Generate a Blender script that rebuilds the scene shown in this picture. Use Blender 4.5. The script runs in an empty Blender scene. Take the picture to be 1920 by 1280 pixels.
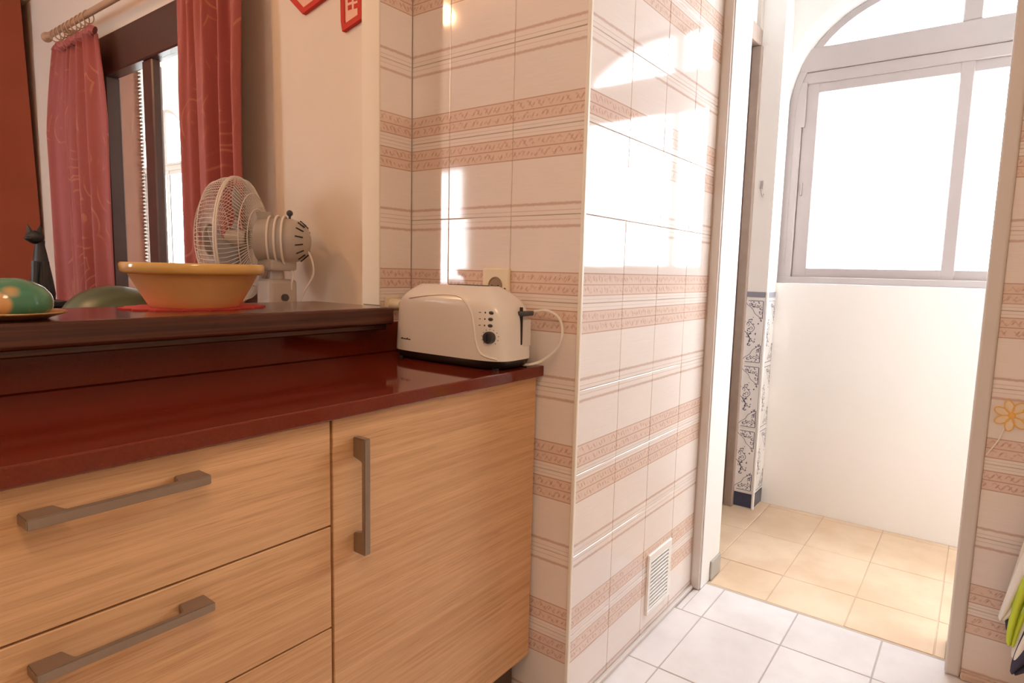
import bpy, bmesh, math, random
from mathutils import Vector, Matrix
random.seed(7)
S = bpy.context.scene
C = S.collection
PI = math.pi

# ------------------------------------------------------------------ camera
cam_d = bpy.data.cameras.new('camera'); cam = bpy.data.objects.new('camera', cam_d); C.objects.link(cam)
YAW, PIT, ROL, FPX = 0.646110425, -0.113037814, 0.0241913784, 1167.16939
fw = Vector((math.cos(PIT)*math.cos(YAW), math.cos(PIT)*math.sin(YAW), math.sin(PIT)))
r0 = Vector((math.sin(YAW), -math.cos(YAW), 0)); u0 = r0.cross(fw)
rt = r0*math.cos(ROL) + u0*math.sin(ROL); up = -r0*math.sin(ROL) + u0*math.cos(ROL)
M = Matrix((rt, up, -fw)).transposed().to_4x4(); M.translation = Vector((-1.21019902, -1.26685894, 1.07051157))
cam.matrix_world = M
cam_d.sensor_width = 36; cam_d.sensor_fit = 'HORIZONTAL'; cam_d.lens = 36*FPX/1920
cam_d.clip_start = 0.02
S.camera = cam

# ------------------------------------------------------------------ world, exposure
SKY = 19.5
w = bpy.data.worlds.new('world'); S.world = w; w.use_nodes = True
bg = w.node_tree.nodes['Background']; bg.inputs[0].default_value = (.95, 1.0, 1.08, 1); bg.inputs[1].default_value = SKY
S.view_settings.view_transform = 'Standard'; S.view_settings.look = 'None'
S.view_settings.exposure = 0.10; S.view_settings.gamma = 1.0; S.view_settings.use_curve_mapping = False
try:
    S.cycles.max_bounces = 12; S.cycles.diffuse_bounces = 6; S.cycles.glossy_bounces = 5
    S.cycles.transparent_max_bounces = 12; S.cycles.transmission_bounces = 6
    S.cycles.sample_clamp_indirect = 6.0; S.cycles.caustics_reflective = False; S.cycles.caustics_refractive = False
except Exception: pass

sun_d = bpy.data.lights.new('low_sun', 'SUN'); sun_d.energy = 1.0; sun_d.color = (1.0, .74, .48); sun_d.angle = math.radians(3.0)
sun = bpy.data.objects.new('low_sun', sun_d); C.objects.link(sun)     # low sun entering by the far dining room window only
sun.rotation_euler = Vector((3.0, -2.5, -.04)).to_track_quat('-Z', 'Y').to_euler()

def portal(loc, nrm, sx, sy):
    """sky portal in a window opening: only guides sampling of the sky"""
    d = bpy.data.lights.new('sky_portal', 'AREA'); d.shape = 'RECTANGLE'; d.size = sx; d.size_y = sy
    d.cycles.is_portal = True
    o = bpy.data.objects.new('sky_portal', d); C.objects.link(o)
    o.rotation_euler = Vector(nrm).to_track_quat('-Z', 'Y').to_euler(); o.location = loc
portal((1.97, -1.14, 1.65), (-1, 0, 0), 1.32, 1.3)
portal((1.97, -3.1, 1.65), (-1, 0, 0), 1.32, 1.3)
portal((1.97, .75, 1.65), (-1, 0, 0), .92, 1.25)
portal((1.97, 5.578, 1.7), (-1, 0, 0), 1.1, 1.9)
portal((-3.38, 2.95, 1.47), (1, 0, 0), 1.12, .62)

# ------------------------------------------------------------------ materials
class N:
    def __init__(s, mat):
        mat.use_nodes = True; s.t = mat.node_tree; s.b = s.t.nodes['Principled BSDF']
    def n(s, ty, **k):
        x = s.t.nodes.new(ty)
        for a, v in k.items(): setattr(x, a, v)
        return x
    def l(s, a, b): s.t.links.new(a, b)
    def m(s, op, a, b=None, c=None):
        x = s.n('ShaderNodeMath', operation=op)
        for i, v in enumerate((a, b, c)):
            if v is None: continue
            if isinstance(v, (int, float)): x.inputs[i].default_value = v
            else: s.l(v, x.inputs[i])
        return x.outputs[0]
    def mix(s, f, a, b, bt='MIX'):
        x = s.n('ShaderNodeMix', data_type='RGBA', blend_type=bt)
        for i, v in ((0, f), (6, a), (7, b)):
            if isinstance(v, (int, float)): x.inputs[i].default_value = v
            elif isinstance(v, tuple): x.inputs[i].default_value = (*v[:3], 1)
            else: s.l(v, x.inputs[i])
        return x.outputs[2]
    def noise(s, vec=None, scale=5, detail=3, rough=.5):
        x = s.n('ShaderNodeTexNoise'); x.inputs['Scale'].default_value = scale
        x.inputs['Detail'].default_value = detail; x.inputs['Roughness'].default_value = rough
        if vec is not None: s.l(vec, x.inputs['Vector'])
        return x.outputs[0]
    def pos(s, sc=(1, 1, 1)):
        g = s.n('ShaderNodeNewGeometry'); x = s.n('ShaderNodeMapping'); x.inputs['Scale'].default_value = sc
        s.l(g.outputs['Position'], x.inputs['Vector']); return x.outputs[0]
    def bump(s, h, dist=.001, st=.5):
        x = s.n('ShaderNodeBump'); x.inputs['Distance'].default_value = dist; x.inputs['Strength'].default_value = st
        s.l(h, x.inputs['Height']); s.l(x.outputs[0], s.b.inputs['Normal'])
    def ramp(s, f, lo, hi):
        x = s.n('ShaderNodeMapRange'); x.interpolation_type = 'SMOOTHSTEP'
        s.l(f, x.inputs[0]); x.inputs[1].default_value = lo; x.inputs[2].default_value = hi
        return x.outputs[0]
    def col(s, c):
        if isinstance(c, tuple): s.b.inputs['Base Color'].default_value = (*c, 1)
        else: s.l(c, s.b.inputs['Base Color'])

def plain(name, c, rough=.5, metal=0, var=.06, vs=12, bump=0, bs=60, spec=.5, coat=0):
    m = bpy.data.materials.new(name); n = N(m); b = n.b
    b.inputs['Roughness'].default_value = rough; b.inputs['Metallic'].default_value = metal
    b.inputs['Specular IOR Level'].default_value = spec; b.inputs['Coat Weight'].default_value = coat
    b.inputs['Coat Roughness'].default_value = .06
    if var > 0:
        f = n.noise(n.pos(), vs, 3)
        n.col(n.mix(f, tuple(min(1, x*(1-var)) for x in c), tuple(min(1, x*(1+var)) for x in c)))
    else: n.col(c)
    if bump: n.bump(n.noise(n.pos(), bs, 4), .001, bump)
    return m

def tile_mat(name):
    m = bpy.data.materials.new(name); n = N(m); b = n.b
    b.inputs['Roughness'].default_value = .06; b.inputs['Specular IOR Level'].default_value = .55
    g = n.n('ShaderNodeNewGeometry'); sp = n.n('ShaderNodeSeparateXYZ'); n.l(g.outputs['Position'], sp.inputs[0])
    z = sp.outputs[2]; u = n.m('ADD', sp.outputs[0], sp.outputs[1])
    db = n.m('ABSOLUTE', n.m('SUBTRACT', n.m('MODULO', n.m('ADD', z, 4.0), .4), .2))
    dt = n.m('SUBTRACT', .2, db)
    def line(d, c, hw, soft=.0008):
        return n.m('SUBTRACT', 1, n.ramp(n.m('ABSOLUTE', n.m('SUBTRACT', d, c)), hw-soft, hw+soft))
    linen = n.noise(n.pos((14, 14, 520)), 1, 2, .6)
    base = n.mix(linen, (.77, .69, .65), (.89, .82, .78))
    base = n.mix(n.ramp(n.noise(n.pos((2, 2, 3)), 3, 2), .3, .7), base, n.mix(.5, base, (.87, .77, .72)))
    wob = n.m('MULTIPLY', n.m('SUBTRACT', n.noise(n.pos((90, 90, 90)), 1, 2), .5), .003)
    dbw = n.m('ADD', db, wob); dtw = n.m('ADD', dt, n.m('MULTIPLY', wob, 1.4))
    inb = n.m('MULTIPLY', n.ramp(db, .0175, .0185), n.m('SUBTRACT', 1, n.ramp(db, .0680, .0690)))
    col = n.mix(n.m('MULTIPLY', inb, .55), base, (.70, .46, .35))
    # vine marks in both sub-bands
    wv = n.m('FRACT', n.m('DIVIDE', n.m('SUBTRACT', dbw, .018), .0251))
    sn = n.m('MULTIPLY', n.m('SINE', n.m('MULTIPLY', u, 2*PI/.026)), .26)
    vine = n.m('SUBTRACT', 1, n.ramp(n.m('ABSOLUTE', n.m('SUBTRACT', n.m('SUBTRACT', wv, .5), sn)), .05, .15))
    lf = n.m('MULTIPLY', n.ramp(n.m('SINE', n.m('MULTIPLY', n.m('ADD', u, n.m('MULTIPLY', z, .6)), 2*PI/.013)), .2, .8),
             n.m('SUBTRACT', 1, n.ramp(n.m('ABSOLUTE', n.m('SUBTRACT', wv, .5)), .1, .3)))
    mk = n.m('MULTIPLY', inb, n.m('MULTIPLY', n.m('MAXIMUM', n.m('MULTIPLY', vine, .6), lf), n.ramp(n.noise(n.pos((70, 70, 70)), 1, 1), .35, .6)))
    col = n.mix(n.m('MULTIPLY', mk, .62), col, (.42, .19, .115))
    ln = n.m('MAXIMUM', n.m('MAXIMUM', line(db, .018, .0013), line(db, .0427, .0013)), line(db, .0686, .0013))
    ln = n.m('MAXIMUM', ln, n.m('MULTIPLY', line(db, .009, .0008), .5))
    st = n.m('MAXIMUM', n.m('MULTIPLY', line(dtw, .0255, .0032, .0022), .8), n.m('MULTIPLY', line(dt, .0105, .0009), .55))
    col = n.mix(n.m('MULTIPLY', n.m('MAXIMUM', ln, st), .72), col, (.46, .235, .155))
    n.col(col)
    n.bump(n.noise(n.pos(), 9, 2), .004, .035)
    return m

def oak_mat():
    m = bpy.data.materials.new('oak'); n = N(m)
    n.b.inputs['Roughness'].default_value = .42; n.b.inputs['Specular IOR Level'].default_value = .35
    a = n.noise(n.pos((2.0, 2.0, 85)), 1, 5, .65)
    b = n.noise(n.pos((9, 9, 420)), 1, 3, .65)
    c = n.noise(n.pos((1.2, 1, 9)), 1, 2)
    col = n.mix(n.ramp(a, .3, .7), (.55, .305, .145), (.73, .435, .225))
    col = n.mix(n.m('MULTIPLY', n.ramp(b, .48, .72), .62), col, (.40, .20, .085))
    col = n.mix(n.m('MULTIPLY', n.ramp(c, .35, .7), .25), col, (.72, .48, .28))
    n.col(col); n.bump(b, .0005, .3)
    return m

def stone_mat():
    m = bpy.data.materials.new('red_stone'); n = N(m)
    n.b.inputs['Roughness'].default_value = .07; n.b.inputs['Specular IOR Level'].default_value = .5
    f = n.noise(n.pos(), 220, 2); sp = n.n('ShaderNodeTexVoronoi'); sp.inputs['Scale'].default_value = 260
    n.l(n.pos(), sp.inputs['Vector'])
    col = n.mix(f, (.125, .015, .007), (.175, .025, .011))
    col = n.mix(n.m('MULTIPLY', n.m('SUBTRACT', 1, n.ramp(sp.outputs[0], .05, .18)), .35), col, (.40, .09, .04))
    n.col(col); return m

def mahogany():
    m = bpy.data.materials.new('mahogany'); n = N(m)
    n.b.inputs['Roughness'].default_value = .2; n.b.inputs['Coat Weight'].default_value = .4; n.b.inputs['Coat Roughness'].default_value = .1
    a = n.noise(n.pos((1.5, 60, 90)), 1, 4, .6)
    n.col(n.mix(n.ramp(a, .3, .7), (.045, .010, .006), (.115, .028, .016))); return m

def glass_mat():
    m = bpy.data.materials.new('window_glass'); m.use_nodes = True; t = m.node_tree
    for x in list(t.nodes): t.nodes.remove(x)
    o = t.nodes.new('ShaderNodeOutputMaterial'); mx = t.nodes.new('ShaderNodeMixShader')
    tr = t.nodes.new('ShaderNodeBsdfTransparent'); gl = t.nodes.new('ShaderNodeBsdfGlossy'); fr = t.nodes.new('ShaderNodeMath'); fr.operation = 'MULTIPLY_ADD'
    lw = t.nodes.new('ShaderNodeLayerWeight'); pw = t.nodes.new('ShaderNodeMath'); pw.operation = 'POWER'; pw.inputs[1].default_value = 5
    t.links.new(lw.outputs['Facing'], pw.inputs[0]); t.links.new(pw.outputs[0], fr.inputs[0])
    fr.inputs[1].default_value = .5; fr.inputs[2].default_value = .03; gl.inputs['Roughness'].default_value = .02; tr.inputs[0].default_value = (.96, .97, .96, 1)
    t.links.new(fr.outputs[0], mx.inputs[0]); t.links.new(tr.outputs[0], mx.inputs[1]); t.links.new(gl.outputs[0], mx.inputs[2])
    t.links.new(mx.outputs[0], o.inputs[0]); return m

def emit_mat(name, c, s):
    m = bpy.data.materials.new(name); n = N(m)
    n.col((.9, .88, .82)); n.b.inputs['Emission Color'].default_value = (*c, 1); n.b.inputs['Emission Strength'].default_value = s
    return m

def curtain_mat():
    m = bpy.data.materials.new('curtain_fabric'); n = N(m)
    n.b.inputs['Roughness'].default_value = .62; n.b.inputs['Sheen Weight'].default_value = .3
    g = n.n('ShaderNodeUVMap'); mp = n.n('ShaderNodeMapping'); n.l(g.outputs[0], mp.inputs[0])
    wv = n.n('ShaderNodeTexWave', wave_type='RINGS', rings_direction='SPHERICAL')
    vo = n.n('ShaderNodeTexVoronoi'); vo.inputs['Scale'].default_value = 3.6; n.l(mp.outputs[0], vo.inputs['Vector'])
    ring = n.m('SINE', n.m('MULTIPLY', vo.outputs[0], 42))
    msk = n.ramp(n.noise(mp.outputs[0], 5, 2), .5, .62)
    lf = n.m('MULTIPLY', n.ramp(ring, .72, .95), msk)
    f = n.noise(n.pos((200, 200, 200)), 1, 2)
    base = n.mix(f, (.30, .055, .048), (.38, .085, .07))
    n.col(n.mix(n.m('MULTIPLY', lf, .3), base, (.72, .32, .14)))
    return m

def melon_mat():
    m = bpy.data.materials.new('melon_skin'); n = N(m); n.b.inputs['Roughness'].default_value = .35
    v = n.n('ShaderNodeTexWave'); v.bands_direction = 'Y'; v.inputs['Scale'].default_value = 6; v.inputs['Distortion'].default_value = 5
    n.l(n.pos(), v.inputs['Vector'])
    n.col(n.mix(n.m('MULTIPLY', v.outputs[1], .35), (.075, .10, .055), (.16, .19, .10))); return m

def green_mat():
    m = bpy.data.materials.new('green_glaze'); n = N(m); n.b.inputs['Roughness'].default_value = .12; n.b.inputs['Coat Weight'].default_value = .5
    v = n.n('ShaderNodeTexVoronoi'); v.inputs['Scale'].default_value = 17; n.l(n.pos((1, 1, 1)), v.inputs['Vector'])
    k = n.ramp(n.noise(n.pos(), 14, 2), .56, .62)
    base = n.mix(n.noise(n.pos(), 9), (.05, .21, .12), (.10, .34, .21))
    n.col(n.mix(n.m('MULTIPLY', k, n.m('SUBTRACT', 1, n.ramp(v.outputs[0], .35, .5))), base, (.75, .42, .16))); return m

def floor_tile(name, c1, c2, rough=.22):
    m = bpy.data.materials.new(name); n = N(m); n.b.inputs['Roughness'].default_value = rough
    a = n.noise(n.pos(), 4, 4, .6); o = n.n('ShaderNodeObjectInfo')
    col = n.mix(n.ramp(a, .3, .7), c1, c2)
    n.col(n.mix(n.m('MULTIPLY', o.outputs['Random'], .18), col, tuple(x*.85 for x in c1)))
    n.bump(n.noise(n.pos(), 30, 3), .001, .12); return m

MT = tile_mat('wall_tile_glaze')
MG = plain('grout', (.60, .51, .45), .8, var=.1)
MPL = plain('cream_plaster', (.80, .71, .60), .85, bump=.25, bs=140, var=.03, vs=5)
MGW = plain('gallery_plaster', (.88, .85, .82), .8, bump=.15, bs=90, var=.02, vs=4)
MWH = plain('white_paint', (.88, .87, .86), .55, var=.02, bump=.08)
MCE = plain('ceiling_paint', (.84, .81, .76), .9, var=.02)
MCAS = plain('casing_paint', (.68, .62, .58), .5, var=.03)
MTR = plain('corner_trim', (.88, .84, .76), .35, var=.02)
MOAK = oak_mat(); MST = stone_mat(); MMAH = mahogany(); MGL = glass_mat()
MHAN = plain('bronze_handle', (.33, .25, .19), .36, .6, var=.08, vs=40)
MCARC = plain('carcass', (.30, .20, .12), .6)
MPLI = plain('plinth', (.10, .065, .045), .5)
MWP = plain('white_plastic', (.84, .80, .76), .22, var=.01, coat=.3)
MBLK = plain('black_plastic', (.016, .015, .016), .3, var=.1)
MDG = plain('dark_grey_plastic', (.05, .05, .06), .35, var=.1)
MCRM = plain('cream_plastic', (.80, .69, .50), .35, var=.02)
MALU = plain('window_aluminium', (.40, .345, .33), .5, .1, var=.03, vs=20)
MBRW = plain('brown_frame', (.085, .040, .030), .35, var=.15, vs=30)
MBR2 = plain('brown_door_frame', (.36, .27, .22), .4, var=.12, vs=30)
MSAL = plain('red_lit_plaster', (.74, .38, .28), .8, var=.05, bump=.2)  # plaster with red-filtered light put into its colour
MTER = plain('terracotta_plaster', (.33, .075, .035), .8, var=.1, vs=6, bump=.2)
MCUR = curtain_mat()
MROD = plain('rod_wood', (.50, .34, .22), .4, var=.1)
MYEL = plain('yellow_glaze', (.80, .50, .16), .14, var=.06, vs=18, coat=.4)
MYE2 = plain('yellow_body', (.86, .50, .22), .35, var=.08, vs=25)
MRED = plain('red_doily', (.55, .05, .04), .8, var=.15, vs=90)
MFAN = plain('fan_plastic', (.46, .41, .37), .4, var=.03)
MFWI = plain('fan_wire', (.72, .67, .64), .35, var=.02)
MFBL = plain('fan_blade', (.40, .42, .46), .3, var=.02)
MCORD = plain('white_cord', (.80, .74, .68), .4, var=.02)
MMEL = melon_mat(); MGRN = green_mat()
MGOLD = plain('gold_rim', (.55, .36, .14), .25, .6, var=.15, vs=40)
MPLT = plain('plate_glaze', (.42, .20, .10), .2, var=.4, vs=45)
MIRON = plain('black_iron', (.018, .016, .015), .5, var=.2)
MTAB = plain('dark_table', (.09, .035, .02), .3, var=.2, vs=14)
MFK = floor_tile('kitchen_floor_tile', (.72, .68, .675), (.83, .80, .80))
MFG = floor_tile('gallery_floor_tile', (.70, .50, .33), (.82, .64, .46), .3)
MFGR = plain('floor_grout', (.46, .41, .39), .9)
MFGG = plain('gallery_grout', (.58, .45, .33), .9)
MBT = plain('dado_white', (.91, .89, .89), .15, var=.02)
MNV = plain('navy_glaze', (.035, .040, .085), .15, var=.1)
MNG = plain('blue_grey_glaze', (.25, .25, .30), .2, var=.08)
MNP = plain('vine_print', (.10, .09, .15), .25, var=.2)
MPRD = plain('red_binding', (.55, .035, .02), .8, var=.08, vs=60)
MPCR = plain('quilted_cotton', (.82, .50, .36), .85, var=.05, vs=40, bump=.3)
MTW = plain('towel_white', (.84, .82, .79), .9, bump=.6, bs=400, var=.03)
MTL = plain('towel_lime', (.56, .68, .06), .9, bump=.6, bs=400, var=.08)
MTN = plain('towel_navy', (.05, .05, .09), .9, bump=.6, bs=400, var=.15)
MFLO = plain('flower_outline', (.82, .47, .12), .4, var=.1)
MFLF = plain('flower_fill', (.82, .68, .50), .5, var=.05)
MSTEM = plain('flower_stem', (.86, .80, .70), .5, var=.02)
MGREY = plain('grey_skirting', (.42, .40, .37), .4, var=.05)
MBRASS = plain('brass', (.6, .42, .2), .3, .9)
MVENT = plain('vent_white', (.90, .89, .86), .35, var=.01)
MVDK = plain('vent_dark', (.10, .10, .09), .8)
MLOGO = plain('logo_ink', (.03, .03, .035), .5)

# ------------------------------------------------------------------ geometry helpers
class MB:
    def __init__(s): s.bm = bmesh.new()
    def box(s, x0, x1, y0, y1, z0, z1, bev=0, seg=1):
        r = bmesh.ops.create_cube(s.bm, size=1)['verts']
        bmesh.ops.scale(s.bm, vec=(abs(x1-x0), abs(y1-y0), abs(z1-z0)), verts=r)
        bmesh.ops.translate(s.bm, vec=((x0+x1)/2, (y0+y1)/2, (z0+z1)/2), verts=r)
        if bev:
            ed = list({e for v in r for e in v.link_edges})
            bmesh.ops.bevel(s.bm, geom=ed, offset=bev, segments=seg, affect='EDGES', profile=.5)
        return s
    def tube(s, pts, r, n=8, closed=False, cap=True):
        pts = [Vector(p) for p in pts]; rs = r if isinstance(r, (list, tuple)) else [r]*len(pts)
        rings = []; prev = None
        for i, p in enumerate(pts):
            if closed: d = (pts[(i+1) % len(pts)] - pts[i-1])
            else: d = pts[min(i+1, len(pts)-1)] - pts[max(i-1, 0)]
            d.normalize()
            if prev is None:
                a = d.cross(Vector((0, 0, 1)))
                if a.length < .05: a = d.cross(Vector((1, 0, 0)))
            else:
                a = prev - d*prev.dot(d)
                if a.length < 1e-6: a = d.orthogonal()
            a.normalize(); b = d.cross(a); prev = a
            rings.append([s.bm.verts.new(p + (a*math.cos(t) + b*math.sin(t))*rs[i]) for t in [2*PI*k/n for k in range(n)]])
        m = len(rings)
        for i in range(m if closed else m-1):
            A, B = rings[i], rings[(i+1) % m]
            for k in range(n): s.bm.faces.new((A[k], A[(k+1) % n], B[(k+1) % n], B[k]))
        if cap and not closed:
            s.bm.faces.new(list(reversed(rings[0]))); s.bm.faces.new(rings[-1])
        return s
    def lathe(s, prof, o=(0, 0, 0), ax=(0, 0, 1), n=40, sx=1, sy=1, cap=False):
        ax = Vector(ax).normalized(); q = Vector((0, 0, 1)).rotation_difference(ax); o = Vector(o); rings = []
        for r, h in prof:
            rings.append([s.bm.verts.new(o + q @ Vector((r*sx*math.cos(2*PI*k/n), r*sy*math.sin(2*PI*k/n), h))) for k in range(n)])
        for A, B in zip(rings, rings[1:]):
            for k in range(n): s.bm.faces.new((A[k], A[(k+1) % n], B[(k+1) % n], B[k]))
        if cap:
            s.bm.faces.new(list(reversed(rings[0]))); s.bm.faces.new(rings[-1])
        return s
    def ball(s, c, r, sc=(1, 1, 1), u=20, v=12):
        x = bmesh.ops.create_uvsphere(s.bm, u_segments=u, v_segments=v, radius=r)['verts']
        bmesh.ops.scale(s.bm, vec=sc, verts=x); bmesh.ops.translate(s.bm, vec=c, verts=x); return s
    def prism(s, poly, d):
        """poly: list of 3D points (planar), d: extrusion vector"""
        A = [s.bm.verts.new(Vector(p)) for p in poly]; B = [s.bm.verts.new(Vector(p)+Vector(d)) for p in poly]
        s.bm.faces.new(A); s.bm.faces.new(list(reversed(B))); n = len(A)
        for i in range(n): s.bm.faces.new((A[i], B[i], B[(i+1) % n], A[(i+1) % n]))
        return s
    def quad(s, *p): s.bm.faces.new([s.bm.verts.new(Vector(q)) for q in p]); return s
    def mesh(s, name, mat, smooth=False, recalc=True):
        if recalc: bmesh.ops.recalc_face_normals(s.bm, faces=s.bm.faces[:])
        me = bpy.data.meshes.new(name); s.bm.to_mesh(me); s.bm.free(); me.materials.append(mat)
        if smooth:
            me.polygons.foreach_set('use_smooth', [True]*len(me.polygons))
            try: me.set_sharp_from_angle(angle=math.radians(42))
            except Exception: pass
        return me
    def build(s, name, mat, parent=None, smooth=False, label=None, origin=None):
        me = s.mesh(name, mat, smooth); o = bpy.data.objects.new(name, me); C.objects.link(o)
        if parent is not None: adopt(o, parent)
        if label: o['label'] = label
        return o

def wm(o):
    m = o.matrix_basis.copy()
    return (wm(o.parent) @ o.matrix_parent_inverse @ m) if o.parent else m
def adopt(o, p):
    o.parent = p; o.matrix_parent_inverse = wm(p).inverted()
def tag(o, label, cat, group=None):
    o['label'] = label; o['category'] = cat
    if group: o['group'] = group
    return o
def thing(name, label, cat, loc=(0, 0, 0), group=None):
    o = bpy.data.objects.new(name, None); C.objects.link(o); o.location = loc; o.empty_display_size = .05
    return tag(o, label, cat, group)
def struct(o, label=None):
    o['kind'] = 'structure'
    if label: o['label'] = label
    return o
def bez(p, n=40):
    """Catmull-Rom through p"""
    p = [Vector(x) for x in p]; q = [p[0]*2-p[1]] + p + [p[-1]*2-p[-2]]; out = []
    m = len(p)-1
    for i in range(m):
        a, b, c, d = q[i:i+4]
        for k in range(max(2, n//m)):
            t = k/max(2, n//m)
            out.append(.5*((2*b) + (c-a)*t + (2*a-5*b+4*c-d)*t*t + (3*b-a-3*c+d)*t**3))
    return out + [p[-1]]

# ------------------------------------------------------------------ tiled walls of the kitchen
_tm = {}
def tile(parent, axis, a0, a1, z0, z1, plane, nrm, mat=MT, gap=.0009, th=.006, tilt=.0016, name='tile'):
    """one ceramic tile; axis: direction it runs ('x' or 'y'), nrm: +1/-1 side it faces along the other axis"""
    w_ = abs(a1-a0)-2*gap; h_ = abs(z1-z0)-2*gap; key = (axis, round(w_, 4), round(h_, 4), mat.name, th)
    if key not in _tm:
        b = MB()
        if axis == 'x': b.box(-w_/2, w_/2, -th/2, th/2, -h_/2, h_/2, .0009)
        else: b.box(-th/2, th/2, -w_/2, w_/2, -h_/2, h_/2, .0009)
        _tm[key] = b.mesh('tile', mat)
    o = bpy.data.objects.new(name, _tm[key]); C.objects.link(o)
    c, zc, off = (a0+a1)/2, (z0+z1)/2, plane - nrm*th/2
    o.location = (c, off, zc) if axis == 'x' else (off, c, zc)
    if axis == 'x': o.rotation_euler = (random.gauss(0, tilt), 0, random.gauss(0, tilt))
    else: o.rotation_euler = (0, random.gauss(0, tilt), random.gauss(0, tilt))
    adopt(o, parent); return o

ZC = 2.45                                   # kitchen ceiling
ROWS = [(k*.2, (k+1)*.2) for k in range(12)]
EPS = .002
# end wall + pier body (one solid, grout coloured, tiles in front)
b = MB(); b.box(EPS, .803, -.544+EPS, .064, 0, ZC); b.box(.803, .985, -.573, .064, 0, ZC)
pier = struct(b.build('wall_end', MG), 'tiled wall end behind the toaster turning into the pier')
for z0, z1 in ROWS:
    for y0, y1 in ((-.138, 0), (-.342, -.138), (-.544, -.342)): tile(pier, 'y', y0, y1, z0, z1, 0, -1)
    for x0, x1 in ((0, .2055), (.2055, .407), (.407, .613), (.613, .803)): tile(pier, 'x', x0, x1, z0, z1, -.544, -1)
MB().box(-.006, .004, -.549, -.540, 0, ZC, .0015).build('corner_strip', MTR, pier, label='cream vertical corner strip')
# wall strip between end wall and serving hatch (y = 0 face), with jamb
b = MB(); b.box(-.112, .0, EPS, .064, .975, ZC); b.box(-.112, .0, EPS, .064, 0, .975)
hatchw = struct(b.build('wall_hatch', MPL), 'narrow wall beside the serving hatch')
for z0, z1 in ROWS:
    tile(hatchw, 'x', -.112, -.001, z0, z1, 0, -1)
struct(MB().box(-.116, -.112, -.002, .066, .972, ZC, .001).build('trim_hatch', plain('jamb_paint', (.84, .76, .64), .6, bump=.2, bs=120, var=.02)), 'cream painted side of the serving hatch')
struct(MB().box(-3.0, -1.95, 0, .064, 0, ZC).box(-1.95, -.112, .0, .064, 2.3, ZC).build('wall_hatch_far', MPL))
struct(MB().box(-1.95, -.112, .002, .064, 0, .93).build('wall_under_hatch', MPL))
# right wall beyond the doorway
b = MB(); b.box(.805+EPS, .985, -2.6, -1.27, 0, ZC); b.box(.805, .985, -1.27, -.575, 2.12, ZC)
wr = struct(b.build('wall_right', MG), 'tiled wall to the right of the doorway')
for z0, z1 in ROWS:
    for y0, y1 in ((-1.503, -1.303), (-1.703, -1.503), (-1.903, -1.703), (-2.103, -1.903), (-2.303, -2.103), (-2.503, -2.303)):
        tile(wr, 'y', y0, y1, z0, z1, .805, -1)
struct(MB().box(.79, .805, -1.37, -1.304, 0, .02, .003).box(.79, .805, -1.75, -1.373, 0, .02, .003).build('baseboard_right', plain('beige_skirting', (.62, .45, .36), .3)))
# doorway casings and jambs
struct(MB().box(.798, .985, -1.303, -1.268, 0, 2.12, .006, 3).build('trim_door_right', MCAS), 'painted right casing of the doorway')
struct(MB().box(.801, .812, -.575, -.546, 0, 2.15, .004, 2).build('trim_door_left', MCAS), 'beige left casing of the doorway')
struct(MB().box(.812, .987, -.578, -.574, .0, 2.12, .001).build('trim_jamb_left', MWH), 'white left jamb of the doorway')
struct(MB().box(.893, .989, -.585, -.578, 0, .07, .002).build('baseboard_jamb', MGREY), 'grey skirting tile at the foot of the jamb')
struct(MB().box(.0, .80, -.556, -.5445, 0, .014, .003).build('baseboard_pier', plain('floor_fillet', (.66, .60, .57), .4)))
# rest of the kitchen room (mostly out of the frame)
struct(MB().box(-3.1, -3.0, -2.6, .064, 0, ZC).build('wall_back', MPL))
struct(MB().box(-3.1, .985, -2.7, -2.6, 0, ZC).build('wall_side', MPL))
struct(MB().box(-3.1, .985, -2.7, .064, ZC, ZC+.1).build('ceiling', MCE))

# ------------------------------------------------------------------ floors
fl = struct(MB().box(-3.1, .872, -2.7, .064, -.1, -.0015).build('floor', MFGR), 'kitchen floor of pale rectangular tiles')
_fm = {}
def ftile(parent, x0, x1, y0, y1, mat, gap=.0016):
    key = (round(x1-x0, 4), round(y1-y0, 4), mat.name)
    if key not in _fm:
        a, c = (x1-x0)/2-gap, (y1-y0)/2-gap
        _fm[key] = MB().box(-a, a, -c, c, -.008, 0, .0012).mesh('floor_tile', mat)
    o = bpy.data.objects.new('floor_tile', _fm[key]); C.objects.link(o)
    o.location = ((x0+x1)/2, (y0+y1)/2, random.uniform(-.0004, .0004)); o.rotation_euler = (random.gauss(0, .0012), random.gauss(0, .0012), 0)
    adopt(o, parent)
ys = [-.643+.235*k for k in range(2, -9, -1)]
xs = [.866, .645, .318] + [.318-.327*k for k in range(1, 7)]
for xa, xb in zip(xs[1:], xs):
    for ya, yb in zip(ys[1:], ys):
        y1 = min(yb, -.545) if xa >= -.02 else yb
        if xb > .8 and yb < -1.3: continue
        if y1-ya < .02: continue
        if xb > .81: y1 = min(y1, -.576)
        if y1-ya < .02: continue
        ftile(fl, xa, xb, ya, y1, MFK)
ftile(fl, .645, .800, -.577, -.557, MFK)
fg = struct(MB().box(.872, 1.95, -4.2, 6.8, -.1, -.0015).build('floor_gallery', MFGG), 'gallery floor of warm cream tiles')
gx = [.877, 1.103, 1.435, 1.785, 1.82]; gy = [-.775+.2325*k for k in range(2, -9, -1)]
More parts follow.
